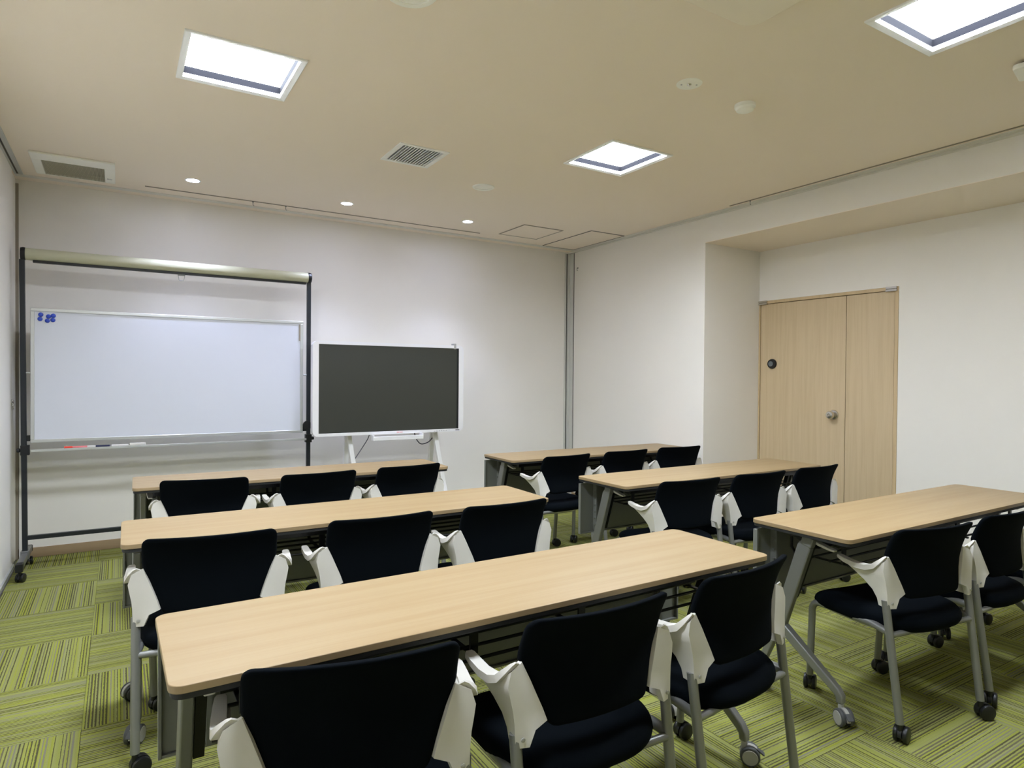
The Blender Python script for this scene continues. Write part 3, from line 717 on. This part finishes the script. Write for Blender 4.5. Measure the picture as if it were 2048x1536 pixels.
bd = MB().box(BX0 + .012, BX1 - .012, -.010, .010, BZ0 + .012, BZ1 - .012).build('writing_surface', M['wb'], t, bevel=.001)
MB().box(BX0, BX1, -.016, .016, BZ1 - .022, BZ1).box(BX0, BX1, -.016, .016, BZ0, BZ0 + .022).box(BX0, BX0 + .022, -.016, .016, BZ0 + .022, BZ1 - .022).box(BX1 - .022, BX1, -.016, .016, BZ0 + .022, BZ1 - .022).build('board_frame', M['alu'], t, bevel=.003)
MB().box(BX0 + .005, BX1 + .02, -.046, .004, .798, .802).box(BX0 + .005, BX1 + .02, -.050, -.046, .792, .808).build('pen_tray', M['alu'], t, bevel=.0012)
mg = None
for n, (u, v) in enumerate(((.0, .0), (.042, -.010), (.068, -.004), (-.004, -.029), (.036, -.039), (.066, -.033))):
    if mg is None: mg = MB().lathe([(.0, -.009), (.010, -.0088), (.0135, -.006), (.0145, -.002), (.0145, .0), (.0, .0)], (0, 0, 0), 1, 18).build('magnet', M['blue'], None, 40); o = mg
    else: o = mg.copy(); COL.objects.link(o)
    o.location = (-.447 + u, WY - .0105, 1.703 + v)
    tag(o, 'round blue magnet on the whiteboard, %s' % ('upper left of the cluster', 'upper middle of the cluster', 'upper right of the cluster', 'lower left of the cluster', 'lower middle of the cluster', 'lower right of the cluster')[n], 'magnet', 'blue magnets in the board corner')
o = MB().box(-.006, .006, -.006, 0, -.066, .066).build('magnet_bar', M['slot'], None, bevel=.002, loc=(.39 + .845, WY - .0105, 1.655))
tag(o, 'thin dark vertical strip on the right edge of the whiteboard', 'magnet bar')
def pen(x, capm, bodym, label, ln=.13):
    p = thing('marker_pen', label, 'marker', (x, WY - .025, .8105), R(random.uniform(-2, 2)), 'pens in the tray')
    MB().tube([(0, 0, 0), (ln * .36, 0, 0)], .0085, 12).build('cap', capm, p, 50)
    MB().tube([(ln * .36, 0, 0), (ln * .38, 0, 0), (ln, 0, 0)], [.0065, .0078, .0078], 12).build('barrel', bodym, p, 50)
pen(-.318, M['red'], M['pink'], 'red marker lying in the whiteboard tray')
pen(-.186, M['white'], M['navyink'], 'dark navy marker lying in the whiteboard tray')
pen(-.045, M['white'], M['white'], 'white marker in the whiteboard tray beside the eraser', .10)
t2 = thing('eraser', 'small white board eraser at the end of the pens', 'eraser', (.062, WY - .026, .802))
MB().box(0, .10, -.018, .018, .006, .022).build('grip', M['white'], t2, bevel=.004)
MB().box(.002, .098, -.017, .017, 0, .006).build('felt', M['greysteel'], t2)

# ------------------------------------------------------------------ interactive display on stand
DYF = 5.12
t = thing('interactive_display', 'large dark flat display in white frame on a white stand', 'display', (1.958, DYF, 0))
TX0, TX1, TZ0, TZ1 = -.662, .668, .826, 1.588
SX0, SX1, SZ0, SZ1 = -.614, .620, .850, 1.562
fr = MB()
out = rrect(TX0, TX1, TZ0, TZ1, .045, 7); n = len(out)
inn = []
for p in out: inn.append((min(max(p[0], SX0), SX1), min(max(p[1], SZ0), SZ1)))
def ring(pts, y): return [(p[0], y, p[1]) for p in pts]
fr.rings([ring(inn, .006), ring(inn, 0), ring(out, 0), ring(out, .055), ring([(p[0] * .97, 1.206 + (p[1] - 1.206) * .95) for p in out], .085)], True, False)
fr.add(ring([(p[0] * .97, 1.206 + (p[1] - 1.206) * .95) for p in out], .085), [tuple(range(n))])
fr.build('housing', M['tvwhite'], t, bevel=.004)
MB().box(SX0 - .003, SX1 + .003, .005, .012, SZ0 - .003, SZ1 + .003).build('screen', M['screen'], t)
MB().box(SX1 - .016, SX1, .001, .006, SZ0, SZ1).build('screen_border', M['black'], t)
MB().box(-.18, .262, -.050, .02, .778, .792).box(-.18, .262, -.052, -.046, .778, .812).box(-.182, -.172, -.05, .03, .778, .826).box(.254, .264, -.05, .03, .778, .826).build('pen_shelf', M['tvwhite'], t, bevel=.003)
MB().box(.572, .592, -.004, .06, 1.555, 1.604).build('sensor', M['lightgrey'], t, bevel=.003)
MB().box(.590, .628, -.0012, .002, .8365, .842).build('port', M['black'], t)
pr = MB()
for k in range(6): pr.box(.385 + .022 * k, .385 + .022 * k + .009, -.0008, .001, .833, .837)
for k in range(9): pr.box(.40 + .016 * k, .40 + .016 * k + .011, -.0008, .001, .8405, .8425)
pr.build('button_marks', M['printgrey'], t)
tc_ = bpy.data.curves.new('maker_name', 'FONT'); tc_.body = 'RICOH'; tc_.size = .017; tc_.align_x = 'CENTER'; tc_.align_y = 'CENTER'; tc_.extrude = .0004
to = bpy.data.objects.new('tmp', tc_); COL.objects.link(to)
dg = bpy.context.evaluated_depsgraph_get(); tm = bpy.data.meshes.new_from_object(to.evaluated_get(dg)); bpy.data.objects.remove(to)
tm.materials.clear(); tm.materials.append(M['printred'])
lo = bpy.data.objects.new('maker_name', tm); COL.objects.link(lo); lo.parent = t; lo.location = (.066, -.0008, .8375); lo.rotation_euler = (PI / 2, 0, 0)
for s_ in (-1, 1):
    x = -.338 if s_ < 0 else .440
    MB().bar([(x - .005, .12, .95), (x + .004, .115, .80), (x + .052, .05, .40), (x + .095, -.01, .075)], .040, [.03, .034, .036, .036], (1, 0, 0)).build('stand_leg', M['tvwhite'], t, bevel=.005)
    MB().bar([(x + .002, .15, .93), (x + .012, .30, .075)], .040, .030, (1, 0, 0)).build('stand_leg', M['tvwhite'], t, bevel=.005)
    MB().bar([(x + .105, -.10, .085), (x + .06, .12, .085), (x + .005, .36, .085)], .045, .03, (0, 0, 1)).build('stand_foot', M['tvwhite'], t, bevel=.005)
    for (cx_, cy_) in ((x + .10, -.07), (x + .012, .33)): twin_caster(t, (cx_, cy_, 0), R(70), .030, M['black'], None, M['lightgrey'], .078)
MB().bar([(-.30, .14, .93), (.44, .14, .93)], .04, .03, (0, 0, 1)).bar([(-.27, .24, .35), (.47, .24, .35)], .04, .02, (0, 0, 1)).build('stand_crossbar', M['tvwhite'], t, bevel=.004)
def cable(pts, r_, m):
    P = [Vector(p) for p in pts]; path = []
    for i in range(len(P) - 1):
        a, b_, c_, d_ = P[max(0, i - 1)], P[i], P[i + 1], P[min(len(P) - 1, i + 2)]
        for k in range(8):
            q = k / 8; path.append(.5 * ((2 * b_) + (c_ - a) * q + (2 * a - 5 * b_ + 4 * c_ - d_) * q * q + (3 * b_ - a - 3 * c_ + d_) * q ** 3))
    path.append(P[-1])
    MB().tube(path, r_, 8).build('cable', m, t, 50)
cable([(-.150, .12, .86), (-.163, .13, .79), (-.205, .15, .71), (-.27, .16, .61), (-.36, .18, .45), (-.40, .22, .12), (-.40, .3, .06)], .0042, M['greycable'])
cable([(.245, .12, .85), (.262, .12, .775), (.30, .13, .725), (.34, .14, .712), (.40, .15, .728), (.44, .16, .76)], .0042, M['cable'])
